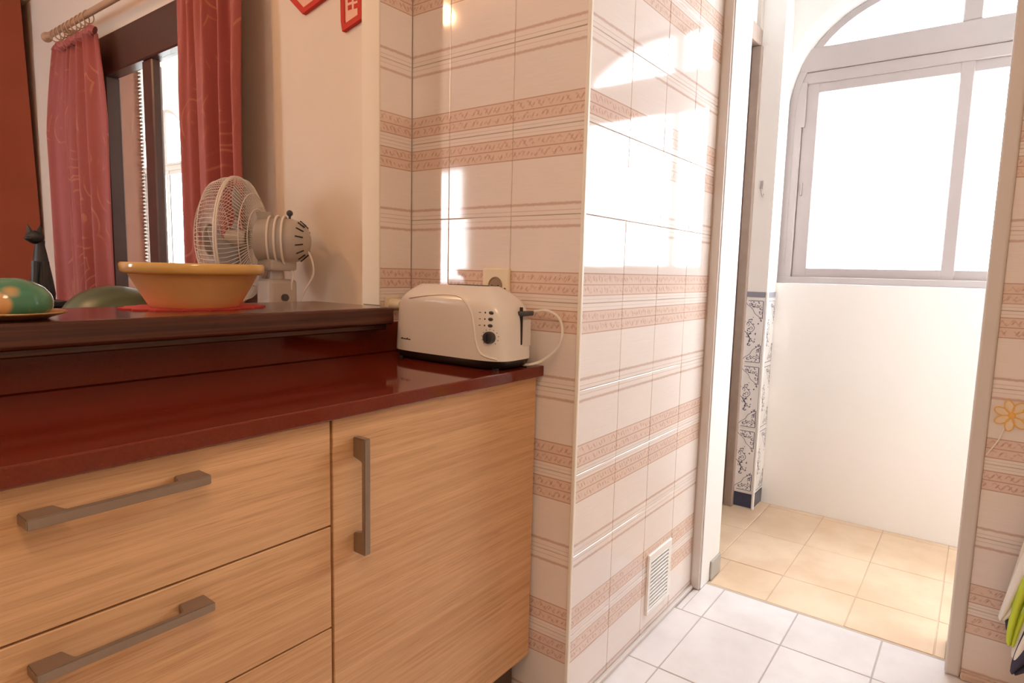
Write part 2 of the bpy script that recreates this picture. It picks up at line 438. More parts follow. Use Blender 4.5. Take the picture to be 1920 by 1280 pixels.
for xa, xb in zip(gx, gx[1:]):
    for ya, yb in zip(gy[1:], gy):
        if xa > .9: ftile(fg, xa, xb, ya, yb, MFG); continue
        for x0_, y0_, y1_ in ((.99, max(ya, -.586), yb), (xa, max(ya, -1.268), min(yb, -.586)), (.99, ya, min(yb, -1.268))):
            if y1_-y0_ > .015: ftile(fg, x0_, xb, y0_, y1_, MFG)

# ------------------------------------------------------------------ gallery beyond the doorway: outer wall with arched windows
ZG = 3.06; XO, XF = 1.82, 1.88
ARCH1 = dict(c=-1.138, a=.65, zs=1.75, b=.54, n=2.4, sill=1.045, splay=.055)
ARCH_EXTRA = dict(c=-3.1, a=.65, zs=1.75, b=.54, n=2.4, sill=1.045, splay=.055)  # added window out of view that brightens the gallery
ARCH2 = dict(c=5.578, a=.55, zs=2.06, b=.55, n=2.0, sill=.75, splay=.03)
ARCH_FILL = dict(c=.75, a=.45, zs=1.80, b=.45, n=2.2, sill=1.045, splay=.055)  # added window, never in view, to light the dining window reveal
def atop(A, y, da=0):
    u = min(1, abs(y-A['c'])/(A['a']+da)); return A['zs'] + (A['b']+da)*(max(0, 1-u**A['n']))**(1/A['n'])
def outline(A, da=0, n=40, sill=None):
    """arched outline as (y,z) from bottom left (high y) over the arch to bottom right"""
    a = A['a']+da; sill = A['sill'] if sill is None else sill
    pts = [(A['c']+a, sill)]
    for k in range(n+1):
        t = PI*k/n; cu, sw = math.cos(t), math.sin(t)
        pts.append((A['c'] + a*math.copysign(abs(cu)**(2/A['n']), cu), A['zs'] + (A['b']+da)*abs(sw)**(2/A['n'])))
    return pts + [(A['c']-a, sill)]
def arch_wall(y0, y1, arches, name, mat):
    b = MB(); bm = b.bm
    cuts = sorted(arches, key=lambda A: A['c']); y = y0
    def slab(ya, yb, za, zb, x): b.quad((x, ya, za), (x, yb, za), (x, yb, zb), (x, ya, zb))
    for x, key in ((XO, 'in'), (1.96, 'out')):
        y = y0
        for A in cuts:
            da = A['splay'] if key == 'in' else 0
            o = outline(A, da); yl, yh = A['c']-A['a']-da, A['c']+A['a']+da
            slab(y, yl, 0, ZG, x); slab(yl, yh, 0, A['sill'], x)
            for p, q in zip(o[1:-1], o[2:-1]): b.quad((x, q[0], q[1]), (x, p[0], p[1]), (x, p[0], ZG), (x, q[0], ZG))
            y = yh
        slab(y, y1, 0, ZG, x)
    b.quad((XO, y0, ZG), (1.96, y0, ZG), (1.96, y1, ZG), (XO, y1, ZG))
    ob = b.build(name, mat)
    for A in cuts:
        o1, o2, o3 = outline(A, A['splay']), outline(A), outline(A)
        r = MB()
        for i in range(len(o1)-1):
            p, q, p2, q2 = o1[i], o1[i+1], o2[i], o2[i+1]
            # rounded splay: two steps, then straight to the outside
            pm = (.35*p[0]+.65*p2[0], .35*p[1]+.65*p2[1]); qm = (.35*q[0]+.65*q2[0], .35*q[1]+.65*q2[1])
            r.quad((XO, *p), (XO, *q), (XO+.014, *qm), (XO+.014, *pm))
            r.quad((XO+.014, *pm), (XO+.014, *qm), (XF-.012, *q2), (XF-.012, *p2))
            r.quad((XF-.012, *p2), (XF-.012, *q2), (1.96, *q2), (1.96, *p2))
        yl, yh = A['c']-A['a']-A['splay'], A['c']+A['a']+A['splay']
        r.quad((XO, yl, A['sill']), (1.96, yl, A['sill']), (1.96, yh, A['sill']), (XO, yh, A['sill']))
        r.build('reveal', MWH, ob, smooth=True, label='white rounded reveal of the arched window')
    return struct(ob, 'outer gallery wall with arched windows')
arch_wall(-4.2, 6.8, [ARCH1, ARCH_EXTRA, ARCH2, ARCH_FILL], 'wall_outer', MGW)

def arch_window(A, name, label, tz0, tz1, mw=.047, frw=.058, sashw=.062, mat=MALU):
    o = struct(thing(name, label, 'window', (XF, A['c'], A['sill']))); del o['category']
    c, a, sill = A['c'], A['a'], A['sill']
    def hwz(z): return a*max(.02, 1-(max(0, z-A['zs'])/A['b'])**A['n'])**(1/A['n'])
    fr = MB(); O, I = outline(A, 0, 40), outline(A, -.028, 40, sill)
    for i in range(len(O)-1):                               # arched outer ring
        p, q, pi, qi = O[i], O[i+1], I[i], I[i+1]
        for x in (XF-.02, XF+.03): fr.quad((x, *p), (x, *q), (x, *qi), (x, *pi))
        fr.quad((XF-.02, *pi), (XF-.02, *qi), (XF+.03, *qi), (XF+.03, *pi))
    fr.box(XF-.0215, XF+.029, c-a+.002, c+a-.002, sill+.0005, sill+.03, .002)
    for s_ in (-1, 1): fr.box(XF-.018, XF+.028, c+s_*(a-frw), c+s_*(a-.004), sill+.001, min(tz0, A['zs']), .003); fr.box(XF-.0175, XF+.0275, c+s_*(a-frw-.012), c+s_*(hwz(tz0)-.002), min(tz0, A['zs'])-.01, tz0+.01, .002)
    f = fr.build('frame', mat, o)
    hw = a*max(.05, 1-((tz1-A['zs'])/A['b'])**A['n'])**(1/A['n']) if tz1 > A['zs'] else a
    MB().box(XF-.022, XF+.03, c-hwz(tz0+.05)+.004, c+hwz(tz0+.05)-.004, tz0+.05, tz1, .004).box(XF-.012, XF+.029, c-hwz(tz0)+.004, c+hwz(tz0)-.004, tz0, tz0+.05, .003).build('transom', mat, o)
    MB().box(XF-.02, XF+.03, c-.032, c+.032, tz1, A['zs']+A['b']-.02, .004).build('mullion', mat, o)
    for s_ in (1, -1):                                      # sliding sashes
        xa = XF-.004 if s_ > 0 else XF+.004
        y0, y1 = sorted((c - s_*mw/2, c + s_*(a-frw))); sb = MB()
        lo, hi = sill+.028, tz0+.002; st = mw if s_ > 0 else mw
        wl, wh = (st, sashw) if s_ > 0 else (sashw, st)
        sb.box(xa+.001, xa+.021, y0+wl-.004, y1-wh+.004, lo, lo+.042, .002); sb.box(xa+.001, xa+.021, y0+wl-.004, y1-wh+.004, hi-.042, hi, .002)
        for ya, yb in ((y0, y0+wl), (y1-wh, y1)): sb.box(xa, xa+.022, ya, yb, lo-.001, hi+.001, .003)
        sash = sb.build('sash', mat, o)
        MB().box(xa+.009, xa+.013, y0+.02, y1-.02, lo+.02, hi-.02).build('pane', MGL, sash)
        MB().box(xa-.006, xa+.002, y1-.02 if s_ > 0 else y0+.012, y1-.012 if s_ > 0 else y0+.02, 1.44, 1.50, .002).build('latch', MALU, sash)
    for s_ in (1, -1):                                      # fanlight panes
        pts = [(y, z) for y, z in outline(A, -.03, 60) if z > tz1-.01 and s_*(y-c) > .02]
        poly = [(XF+.008, c+s_*.02, tz1-.01)] + [(XF+.008, c+s_*(hw-.03), tz1-.01)] + [(XF+.008, y, z) for y, z in (pts if s_ > 0 else list(reversed(pts)))] + [(XF+.008, c+s_*.02, A['zs']+A['b']-.03)]
        MB().prism(poly, (.004, 0, 0)).build('pane', MGL, o)
    return o
arch_window(ARCH1, 'window_1', 'arched aluminium window above the low white gallery wall', 1.925, 2.075)
arch_window(ARCH_EXTRA, 'window_extra', 'added arched aluminium window out of view further along the gallery', 1.925, 2.075)
arch_window(ARCH_FILL, 'window_fill', 'added unseen arched window behind the pier, lighting the dining window reveal', 1.925, 2.05)
arch_window(ARCH2, 'window_3', 'round arched window seen through the dining room glass', 2.01, 2.08)
struct(MB().box(.3, 2.0, -4.3, 6.9, ZG, ZG+.1).build('ceiling_gallery', MCE))
struct(MB().box(.35, 1.96, -4.3, -4.2, 0, ZG).build('wall_gallery_end', MGW))
struct(MB().box(.35, 1.96, 6.8, 6.9, 0, ZG).build('wall_gallery_far', MGW))
struct(MB().box(.985, .99, -4.2, -1.268, 0, ZG).box(.985, .99, -.575, .064, 0, ZG).box(.985, .99, -1.268, -.575, 2.12, ZG).box(.3, .99, -4.2, .064, ZC+.1, ZG).build('wall_gallery_inner', MGW))
# stub wall with patterned dado
stub = struct(MB().box(1.684, 1.83, -.496, -.30, 0, ZG).build('wall_stub', MGW), 'stub wall with navy patterned tile dado')
def vine_mesh(name, w_, h_, mat, seed):
    R = random.Random(seed); b = MB()
    def strip(pts, wd):
        for (x0, z0), (x1, z1) in zip(pts, pts[1:]):
            d = math.hypot(x1-x0, z1-z0) or 1; nx, nz = -(z1-z0)/d*wd/2, (x1-x0)/d*wd/2
            b.quad((x0-nx, 0, z0-nz), (x1-nx, 0, z1-nz), (x1+nx, 0, z1+nz), (x0+nx, 0, z0+nz))
    def leaf(x, z, r, t):
        b.bm.faces.new([b.bm.verts.new((x+r*math.cos(t+a)*k, 0, z+r*math.sin(t+a)*k)) for a, k in ((0, 1.3), (1.2, .6), (2.2, .6), (PI, 1.0), (4.1, .6), (5.1, .6))])
    W, H = w_/2, h_/2
    def curl(x, z, r, t0, dr): strip([(x+(r*(1-.7*k/14))*math.cos(t0+dr*k*.42), z+(r*(1-.7*k/14))*math.sin(t0+dr*k*.42)) for k in range(15)], .0021)
    for s_ in (1, -1):                                      # corner ornament along the right edge and the joint
        strip([(W-.004, s_*(H-.006)), (W-.004, s_*(H-.085))], .0032)
        strip([(W-.006, s_*(H-.006)), (-W+.012, s_*(H-.006))], .0026)
        strip([(W-.008+.004*math.sin(k*1.5)-.0085*k, s_*(H-.092+.0095*k)) for k in range(9)], .002)
        for k in range(4): curl(W-.014-.014*k, s_*(H-.022-.004*(3-k)), .008, R.uniform(0, 6), s_)
        curl(W-.014, s_*(H-.060), .008, 1, -s_); curl(W-.012, s_*(H-.082), .006, 3, s_)
        for k in range(12): leaf(W-R.uniform(.006, .065), s_*(H-R.uniform(.010, .036)), R.uniform(.0022, .004), R.uniform(0, 6))
        for k in range(7): leaf(W-R.uniform(.006, .022), s_*(H-R.uniform(.04, .11)), R.uniform(.0022, .004), R.uniform(0, 6))
    strip([(-W+.018+.016*math.sin(t*1.1)-.004*t, -.062+.125*t/6) for t in [k*.3 for k in range(21)]], .0026)
    strip([(-W+.034+.012*math.sin(2+t*1.4), -.050+.095*t/6) for t in [k*.3 for k in range(21)]], .0022)
    for k in range(7): curl(-W+.024+.010*math.sin(k*2.1), -.058+.018*k, .009, k, 1 if k % 2 else -1)
    for k in range(24):
        t = R.uniform(-.068, .068); leaf(-W+.026+R.uniform(-.018, .026)-t*.12, t, R.uniform(.0024, .0046), R.uniform(0, 6))
    return b.mesh(name, mat)
for axis, a0, a1, plane in (('y', -.492, -.405, 1.68), ('x', 1.694, 1.817, -.50)):
    tile(stub, axis, a0, a1, 0.005, .072, plane, -1, MNV, tilt=0, name='skirting_tile')
    tile(stub, axis, a0, a1, .978, 1.004, plane, -1, MNG, tilt=0, name='border_tile')
    for k in range(3):
        z0 = .078+k*.299; t = tile(stub, axis, a0, a1, z0, z0+.296, plane, -1, MBT, tilt=0)
        p = bpy.data.objects.new('vine_print', vine_mesh('vine_print', a1-a0-.006, .29, MNP, 3)); C.objects.link(p)
        if axis == 'y': p.rotation_euler = (0, 0, -PI/2); p.location = (plane-.0006, (a0+a1)/2, z0+.148)
        else: p.location = ((a0+a1)/2, plane-.0006, z0+.148)
        adopt(p, t); p['label'] = 'navy scrolling vine pattern printed on the tile'
MB().box(1.678, 1.694, -.502, -.492, 0, 1.004, .002).build('corner_strip', MWH, stub, label='white corner strip of the dado')
# brown door frame in the gallery next to the stub wall
dr = struct(thing('door_1', 'brown framed door at the end of the gallery', 'door', (1.67, -.38, 0))); del dr['category']
MB().box(1.655, 1.684, -.412, -.362, 0, 2.06, .004, 2).build('frame_post', MBR2, dr)
MB().box(.995, 1.684, -.405, -.355, 2.06, 2.13, .004).build('frame_head', MBR2, dr)
MB().box(.995, 1.02, -.412, -.362, 0, 2.06, .004).build('frame_post', MBR2, dr)
MB().box(1.02, 1.655, -.375, -.345, .01, 2.06, .003).build('leaf', MBRW, dr)
MB().box(.995, 1.684, -.385, -.36, 2.13, ZG, .003).build('over_panel', MGW, dr)
MB().box(1.655, 1.684, -.404, -.362, 2.13, ZG, .003).build('upper_post', plain('pale_post', (.62, .55, .49), .5), dr)

# ------------------------------------------------------------------ dining room behind the hatch
XW = .15; ZD = 2.6
b = MB()
b.box(XW, .35, .064, 1.12, 0, ZG); b.box(XW, .35, 2.5, 6.8, 0, ZG); b.box(XW, .35, 1.12, 2.5, 2.18, ZG)
dw = struct(b.build('wall_dining', MPL), 'cream dining room wall with brown framed window')
MB().box(.22, .352, 2.494, 2.5, 0, 2.18).build('reveal', MSAL, dw, label='outer reveal of the dining window, reddish light put into its salmon colour')
tb = MB()
for k in range(110): tb.box(.350, .357, 2.47, 2.494, .01+k*.0195, .01+k*.0195+.012)
tb.build('toothed_edging', MWH, dw)
struct(MB().box(-3.3, XW, 4.2, 4.3, 0, ZD).build('wall_dining_back', MPL))
struct(MB().box(-3.3, -3.2, .064, 2.65, 0, ZD).box(-3.3, -3.2, 3.25, 4.2, 0, ZD).box(-3.3, -3.2, 2.65, 3.25, 0, .92).box(-3.3, -3.2, 2.65, 3.25, 2.02, ZD).build('wall_dining_far', MPL))
struct(MB().box(-3.3, XW, .064, 4.3, ZD, ZD+.1).build('ceiling_dining', MCE))
struct(MB().box(-3.3, .872, .064, 4.3, -.1, 0).build('floor_dining', plain('terracotta_floor', (.42, .20, .12), .4, var=.15)))
struct(MB().box(-3.3, XW, .064, .07, ZC, ZD).build('wall_dining_above', MPL))
w5 = struct(thing('window_4', 'bright window in the far dining room wall', 'window', (-3.2, 3.25, .92))); del w5['category']
b = MB()
for a in ((2.65, 2.675), (3.225, 3.25)): b.box(-3.28, -3.22, a[0], a[1], .92, 2.02, .004)
b.box(-3.28, -3.22, 2.65, 3.25, .92, .95, .004); b.box(-3.28, -3.22, 2.65, 3.25, 1.99, 2.02, .004)
b.build('frame', MBRW, w5)
for a in ((2.67, 3.23),): MB().box(-3.252, -3.248, a[0], a[1], .96, 1.985).build('pane', MGL, w5)
# brown window seen between the curtains
w6 = struct(thing('window_5', 'dark brown framed sliding window between the red curtains', 'window', (XW, 1.8, 0))); del w6['category']
MB().box(.14, .21, 2.36, 2.505, 0, 2.0, .006).build('frame_post', MBRW, w6)
MB().box(.14, .21, 1.115, 1.22, 0, 2.0, .006).build('frame_post', MBRW, w6)
MB().box(.14, .21, 1.115, 2.505, 2.0, 2.19, .006).build('frame_head', MBRW, w6)
MB().box(.15, .19, 1.865, 1.965, .03, 2.0, .006).build('mullion', MBRW, w6)
MB().box(.16, .21, 1.22, 2.36, 0, .06, .006).build('bottom_rail', MBRW, w6)
MB().box(.215, .24, 1.965, 2.02, .06, 2.0, .004).build('sash_stile', MALU, w6, label='pale aluminium sash edge')
MB().box(.198, .202, 1.965, 2.36, .06, 2.0).build('pane', MGL, w6)
MB().box(.178, .182, 1.22, 1.866, .06, 2.0).build('pane', MGL, w6)
# chimney hood
ch = MB().prism([(-1.35, 3.4, 0), (.148, 3.4, 0), (.139, 3.4, .96), (.098, 3.4, 2.58), (.097, 3.4, ZD), (-1.25, 3.4, ZD)], (0, .8, 0)).build('chimney_hood', MTER)
tag(ch, 'terracotta painted tapering chimney hood at the far left', 'chimney')

# ------------------------------------------------------------------ cabinets and worktop
def bar_handle(parent, p0, p1, out, wdt=.013, th=.008, blk=.034):
    """flat bar handle between p0 and p1 (on the front), standing off along -y, with end blocks"""
    p0, p1 = Vector(p0), Vector(p1); d = (p1-p0); L_ = d.length; d.normalize()
    q = Vector((0, -1, 0)); s_ = d.cross(q); y0 = p0.y
    b = MB()
    prof = [(0, 0), (0, out), (L_, out), (L_, 0), (L_-blk, 0), (L_-blk-.006, out-th), (blk+.006, out-th), (blk, 0)]
    poly = [p0 + d*a + q*c - s_*wdt/2 for a, c in prof]
    A = [b.bm.verts.new(p) for p in poly]; B = [b.bm.verts.new(p + s_*wdt) for p in poly]
    def f(ix):
        b.bm.faces.new([A[i] for i in ix]); b.bm.faces.new([B[i] for i in reversed(ix)])
    f((0, 1, 6, 7)); f((1, 2, 5, 6)); f((2, 3, 4, 5))
    for i in range(8): b.bm.faces.new((A[i], B[i], B[(i+1) % 8], A[(i+1) % 8]))
    bmesh.ops.recalc_face_normals(b.bm, faces=b.bm.faces[:])
    bmesh.ops.bevel(b.bm, geom=b.bm.edges[:], offset=.0012, segments=2, affect='EDGES')
    return b.build('handle', MHAN, parent, label='brushed bronze bar handle')
YF = -.4365
def cabinet(name, x0, x1, label):
    o = thing(name, label, 'cabinet', ((x0+x1)/2, -.22, 0))
    MB().box(x0+.002, x1-.002, -.415, -.01, .118, .823).build('body', MCARC, o)
    MB().box(x0, x1, -.385, -.365, 0, .118).build('plinth', MPLI, o)
    return o
cd = cabinet('base_cabinet', -1.192, -.5955, 'light oak drawer unit, left of the cupboard door')
for i, (z0, z1) in enumerate(((.6428, .8225), (.464, .6428), (.292, .464), (.118, .292))):
    d_ = MB().box(-1.190, -.5955, YF, -.416, z0+.0015, z1-.0015, .0012).build('drawer', MOAK, cd)
    zc = (.785 if i == 0 else (z0+z1)/2+.053)
    bar_handle(d_, (-1.010, YF, zc), (-.808, YF, zc), .032)
cc = cabinet('base_cabinet', -.591, -.008, 'light oak base unit with a single door, below the toaster')
dd = MB().box(-.5905, -.010, YF, -.416, .1195, .8225, .0012).build('door', MOAK, cc)
bar_handle(dd, (-.543, YF, .785), (-.543, YF, .582), .030)
wt = thing('worktop', 'glossy dark red stone worktop over the oak units', 'worktop', (-.8, -.22, .825))
MB().box(-1.6, -.001, -.452, -.001, .8247, .850, .0025, 2).build('slab', MST, wt)
tag(MB().box(-1.6, -.001, -.02, -.001, .8502, .928, .002).build('upstand', MST), 'dark red stone upstand between worktop and bar ledge', 'upstand')
br = thing('bar_top', 'dark mahogany bar ledge of the serving hatch', 'bar', (-.8, .1, .93))
MB().box(-1.93, -.135, -.082, .25, .929, .972, .006, 3).build('slab', MMAH, br)
MB().box(-1.93, -.14, -.060, -.022, .914, .929, .003).build('moulding', MMAH, br)

# ------------------------------------------------------------------ toaster
tz = .850
to = thing('toaster', 'white long-slot toaster with black dial and loading lever on the worktop', 'toaster', (-.093, -.27, tz))
def tsec(z, n=72):
    """plan section of the toaster body at height z above the worktop"""
    H0, H1 = .022, .184
    t = max(0, min(1, (z-H0)/(H1-H0)))
    Ya, Yb = -.447, -.092
    ea = .070*max(0, (t-.45)/.55)**2.6 + .006*t; eb = .052*max(0, (t-.45)/.55)**2.8 + .008*t
    hx = .076*(1-.06*t) - .040*max(0, (t-.72)/.28)**2.5
    y0, y1 = Ya+ea, Yb-eb; cy, hy = (y0+y1)/2, (y1-y0)/2; out = []
    for k in range(n):
        a = 2*PI*k/n; cu, sw = math.cos(a), math.sin(a); e = 2/4.2
        out.append((-.093 + hx*math.copysign(abs(cu)**e, cu), cy + hy*math.copysign(abs(sw)**e, sw), tz+z))
    return out
def loft(secs, cap=True):
    b = MB(); R = [[b.bm.verts.new(p) for p in s_] for s_ in secs]; n = len(R[0])
    for A, B in zip(R, R[1:]):
        for k in range(n): b.bm.faces.new((A[k], A[(k+1) % n], B[(k+1) % n], B[k]))
    if cap: b.bm.faces.new(list(reversed(R[0]))); b.bm.faces.new(R[-1])
    return b
zs = [.022, .026] + [.026+.158*(1-(1-k/22)**1.6) for k in range(1, 23)]
loft([tsec(z) for z in zs]).build('body', MWP, to, smooth=True)
def tbase(z, s_):
    return [(-.093+(x+.093)*s_, -.27+(y+.27)*(1-(1-s_)*.5), tz+z) for x, y, _ in tsec(.022)]
loft([tbase(.004, .86), tbase(.010, .93), tbase(.0225, .985)]).build('base', MBLK, to, smooth=True)
for px in (-.145, -.04):
    for py in (-.42, -.12): MB().lathe([(.008, 0), (.008, .006)], (px, py, tz), n=12, cap=True).build('foot', MBLK, to)
def side_x(y, z):
    """x of the toaster's front side at (y, z above worktop)"""
    s_ = tsec(z, 360); best = min((p for p in s_ if p[0] < -.093), key=lambda p: abs(p[1]-y)); return best[0]
cur = bez([(0, -.165, .150), (0, -.22, .158), (0, -.29, .163), (0, -.335, .156), (0, -.362, .130), (0, -.372, .095), (0, -.380, .060), (0, -.395, .036), (0, -.43, .026)], 60)
MB().tube([(side_x(p.y, p.z)-.0006, p.y, tz+p.z) for p in cur], .0024, 6).build('curved_moulding', MWP, to, smooth=True)
MB().box(-.105, -.081, -.362, -.245, tz+.176, tz+.1845, .001).build('slot', MBLK, to, label='dark bread slot along the top')
MB().box(-.109, -.105, -.366, -.241, tz+.1825, tz+.1855, .001).box(-.081, -.077, -.366, -.241, tz+.1825, tz+.1855, .001).build('slot_rim', MDG, to)
for zz in (.128, .114, .100):
    x = side_x(-.412, zz); MB().ball((x, -.412, tz+zz), .0062, (.45, 1.15, .62), 14, 8).build('button', MDG, to, smooth=True)
    x = side_x(-.400, zz); MB().ball((x, -.399, tz+zz), .0022, (.4, 1, 1), 8, 6).build('indicator', MBLK, to)
    x = side_x(-.388, zz); l_ = .010 if zz > .12 else .004
    MB().box(x-.0008, x+.002, -.388-.001, -.388-.001+l_, tz+zz-.0008, tz+zz+.0008).build('legend', MLOGO, to)
x = side_x(-.412, .074)
kn = MB().lathe([(.0135, -.004), (.0135, .006), (.0125, .009), (.006, .0095), (0.0005, .0095)], (x, -.412, tz+.074), (-1, -.06, 0), 28, cap=False).build('dial', MDG, to, smooth=True, label='round black browning dial')
MB().box(x-.0125, x-.0085, -.414, -.410, tz+.066, tz+.083, .001).build('pointer', MBLK, kn)
b = MB()
for k in range(11):
    a = PI*(-.25+1.5*k/10); y_, z_ = -.412+.018*math.cos(a), .074+.018*math.sin(a); xx = side_x(y_, z_)
    b.box(xx-.0007, xx+.002, y_-.0008, y_+.0008, tz+z_-.0008, tz+z_+.0008)
b.build('dial_marks', MLOGO, to)
# lever slot and lever on the end
MB().box(-.089, -.084, -.4475, -.440, tz+.055, tz+.140, .001).build('lever_slot', MBLK, to)
MB().box(-.092, -.050, -.4535, -.436, tz+.120, tz+.131, .003, 2).build('lever', MDG, to, smooth=False, label='dark grey loading lever')
MB().box(-.081, -.050, -.4465, -.432, tz+.050, tz+.112, .002).build('end_panel', plain('pale_panel', (.70, .66, .63), .3), to)
# maker's mark on the side (illegible in the photograph)
b = MB(); yy = -.134; R_ = random.Random(5)
for k in range(8):
    xl = side_x(yy, .050); h_ = (.0028, .0045, .0028, .0034, .0028, .0048, .0028, .003)[k]
    b.box(xl-.0008, xl+.003, yy-.0042, yy, tz+.0485, tz+.0485+h_, .0004); yy -= .0050
b.build('maker_mark', MLOGO, to, label='small dark maker mark, too blurred to read')
cordp = bez([(-.022, -.435, tz+.128), (-.02, -.470, tz+.131), (-.018, -.500, tz+.116), (-.02, -.512, tz+.085), (-.024, -.502, tz+.050), (-.034, -.47, tz+.018), (-.055, -.44, tz+.006), (-.05, -.40, tz+.005)], 50)
MB().tube(cordp, .0032, 8).build('power_cord', MCORD, to, smooth=True, label='white power cord looping past the end')

# socket plate, plug
so = thing('wall_socket', 'cream square wall socket behind the toaster', 'socket', (0, -.305, 1.03))
MB().box(-.009, 0, -.347, -.263, .990, 1.076, .003, 2).build('plate', MCRM, so)
MB().lathe([(.0225, .0), (.0215, .002), (.0195, .0025), (.0185, .0006), (.0005, .0006)], (-.0085, -.305, 1.033), (-1, 0, 0), 30).build('recess', plain('socket_recess', (.30, .20, .12), .5), so, smooth=True)
for dy in (-.0095, .0095): MB().lathe([(.0025, 0), (.0025, .0015)], (-.0088, -.305+dy, 1.033), (-1, 0, 0), 10, cap=True).build('pin_hole', MBLK, so)
for dy in (-.030, .030): MB().lathe([(.003, 0), (.003, .0012)], (-.009, -.305+dy, 1.026), (-1, 0, 0), 10, cap=True).build('screw', MBLK, so)
pg = thing('power_plug', 'small cream plug between the bar end and the toaster', 'plug', (-.075, -.02, .974))
MB().box(-.098, -.050, -.006, 0, .958, .994, .002).build('backplate', MCRM, pg)
MB().lathe([(.0005, .034), (.010, .034), (.014, .028), (.016, 0)], (-.073, -.005, .974), (0, -1, 0), 20).build('body', MCRM, pg, smooth=True)
MB().tube(bez([(-.073, -.038, .974), (-.073, -.052, .968), (-.066, -.056, .945), (-.05, -.05, .90), (-.03, -.045, .857)], 20), .003, 8).build('cord', MCORD, pg, smooth=True)

# air vent on the pier
ve = thing('air_vent', 'white louvred air vent low on the tiled pier', 'vent', (.517, -.545, .05))
x0, x1, z0, z1, yv = .433, .600, .062, .250, -.552
b = MB(); b.box(x0+.0005, x0+.016, yv+.0006, -.544, z0+.012, z1-.02, .001); b.box(x1-.022, x1-.0005, yv+.0006, -.544, z0+.012, z1-.02, .001); b.box(x0, x1, yv, -.544, z0, z0+.014, .002); b.box(x0, x1, yv, -.544, z1-.022, z1, .002)
b.build('frame', MVENT, ve); MB().box(x0+.01, x1-.01, -.5455, -.5443, z0+.01, z1-.01).build('backing', MVDK, ve)
for k in range(13):
    zz = z0+.018+k*.0118
    MB().box(x0+.015, x1-.021, -.5515, -.5462, zz, zz+.0058, .0008).build('louvre', MVENT, ve)

# ------------------------------------------------------------------ things on the bar
do = MB(); n = 72
poly = [(-.527+(.148+.006*math.cos(18*2*PI*k/n))*math.cos(2*PI*k/n), .135+(.112+.005*math.cos(18*2*PI*k/n))*math.sin(2*PI*k/n), .9722) for k in range(n)]
tag(do.prism(poly, (0, 0, .003)).build('doily', MRED), 'red scalloped doily under the yellow bowl', 'doily')
bo = thing('bowl', 'wide yellow ceramic bowl on a red doily on the bar', 'bowl', (-.532, .125, .9755))
MB().lathe([(.0005, 0), (.088, 0), (.092, .004), (.100, .018), (.129, .072), (.131, .074), (.125, .074), (.096, .02), (.085, .008), (.0005, .008)], (-.532, .125, .9755), n=64).build('body', MYE2, bo, smooth=True)
MB().lathe([(.126, .070), (.138, .072), (.142, .076), (.144, .090), (.141, .0945), (.136, .0945), (.132, .088), (.126, .076), (.126, .070)], (-.532, .125, .9755), n=64).build('rim', MYEL, bo, smooth=True, label='glossy yellow rolled rim')
# green ceramic piece on a plate
gp = thing('plate', 'patterned plate with a gold edge at the left end of the bar', 'plate', (-.885, .02, .972))
MB().lathe([(.0005, .001), (.045, .001), (.048, .0005), (.052, .003), (.074, .010), (.075, .012), (.050, .006), (.0005, .005)], (-.893, .0, .972), n=48).build('dish', MPLT, gp, smooth=True)
MB().tube([(-.893+.0747*math.cos(a), .0747*math.sin(a), .984) for a in [2*PI*k/48 for k in range(48)]], .0014, 6, closed=True).build('gilt_edge', MGOLD, gp, smooth=True)
gr = thing('ceramic_ornament', 'glazed green ceramic ornament with painted flowers on the plate', 'ornament', (-.895, .01, .977))
b = MB(); b.lathe([(.0005, .062), (.016, .0605), (.034, .055), (.048, .046), (.057, .034), (.060, .022), (.058, .010), (.050, .002), (.046, 0), (.0005, 0)], (-.893, .006, .978), n=40, sx=1.0, sy=.85)
b.build('body', MGRN, gr, smooth=True)
# ------------------------------------------------------------------ dining room things
dt = thing('dining_table', 'dark wooden dining table behind the bar', 'table', (-.45, 1.15, 0))
MB().lathe([(.0005, .715), (.40, .715), (.41, .725), (.41, .738), (.40, .745), (.0005, .745)], (-.45, 1.2, 0), n=48).build('tabletop', MTAB, dt, smooth=True)
MB().lathe([(.05, .05), (.045, .1), (.06, .3), (.04, .5), (.06, .715)], (-.45, 1.2, 0), n=20).build('column', MTAB, dt, smooth=True)
for k in range(4):
    a = PI/4+k*PI/2; MB().tube([(-.45, 1.2, .10), (-.45+.2*math.cos(a), 1.2+.2*math.sin(a), .07), (-.45+.36*math.cos(a), 1.2+.36*math.sin(a), .022)], [.03, .028, .02], 10).build('leg', MTAB, dt, smooth=True)
me_ = thing('melon', 'large dark green melon behind the bar, left of the yellow bowl', 'melon', (-.335, 1.1, .745))
MB().ball((-.335, 1.1, .866), .1215, (1.32, 1.1, 1.0), 40, 24).build('fruit', MMEL, me_, smooth=True)
MB().tube([(-.175, 1.1, .868), (-.16, 1.095, .874), (-.15, 1.1, .882)], .004, 6).build('stalk', plain('stalk', (.2, .16, .08), .8), me_)
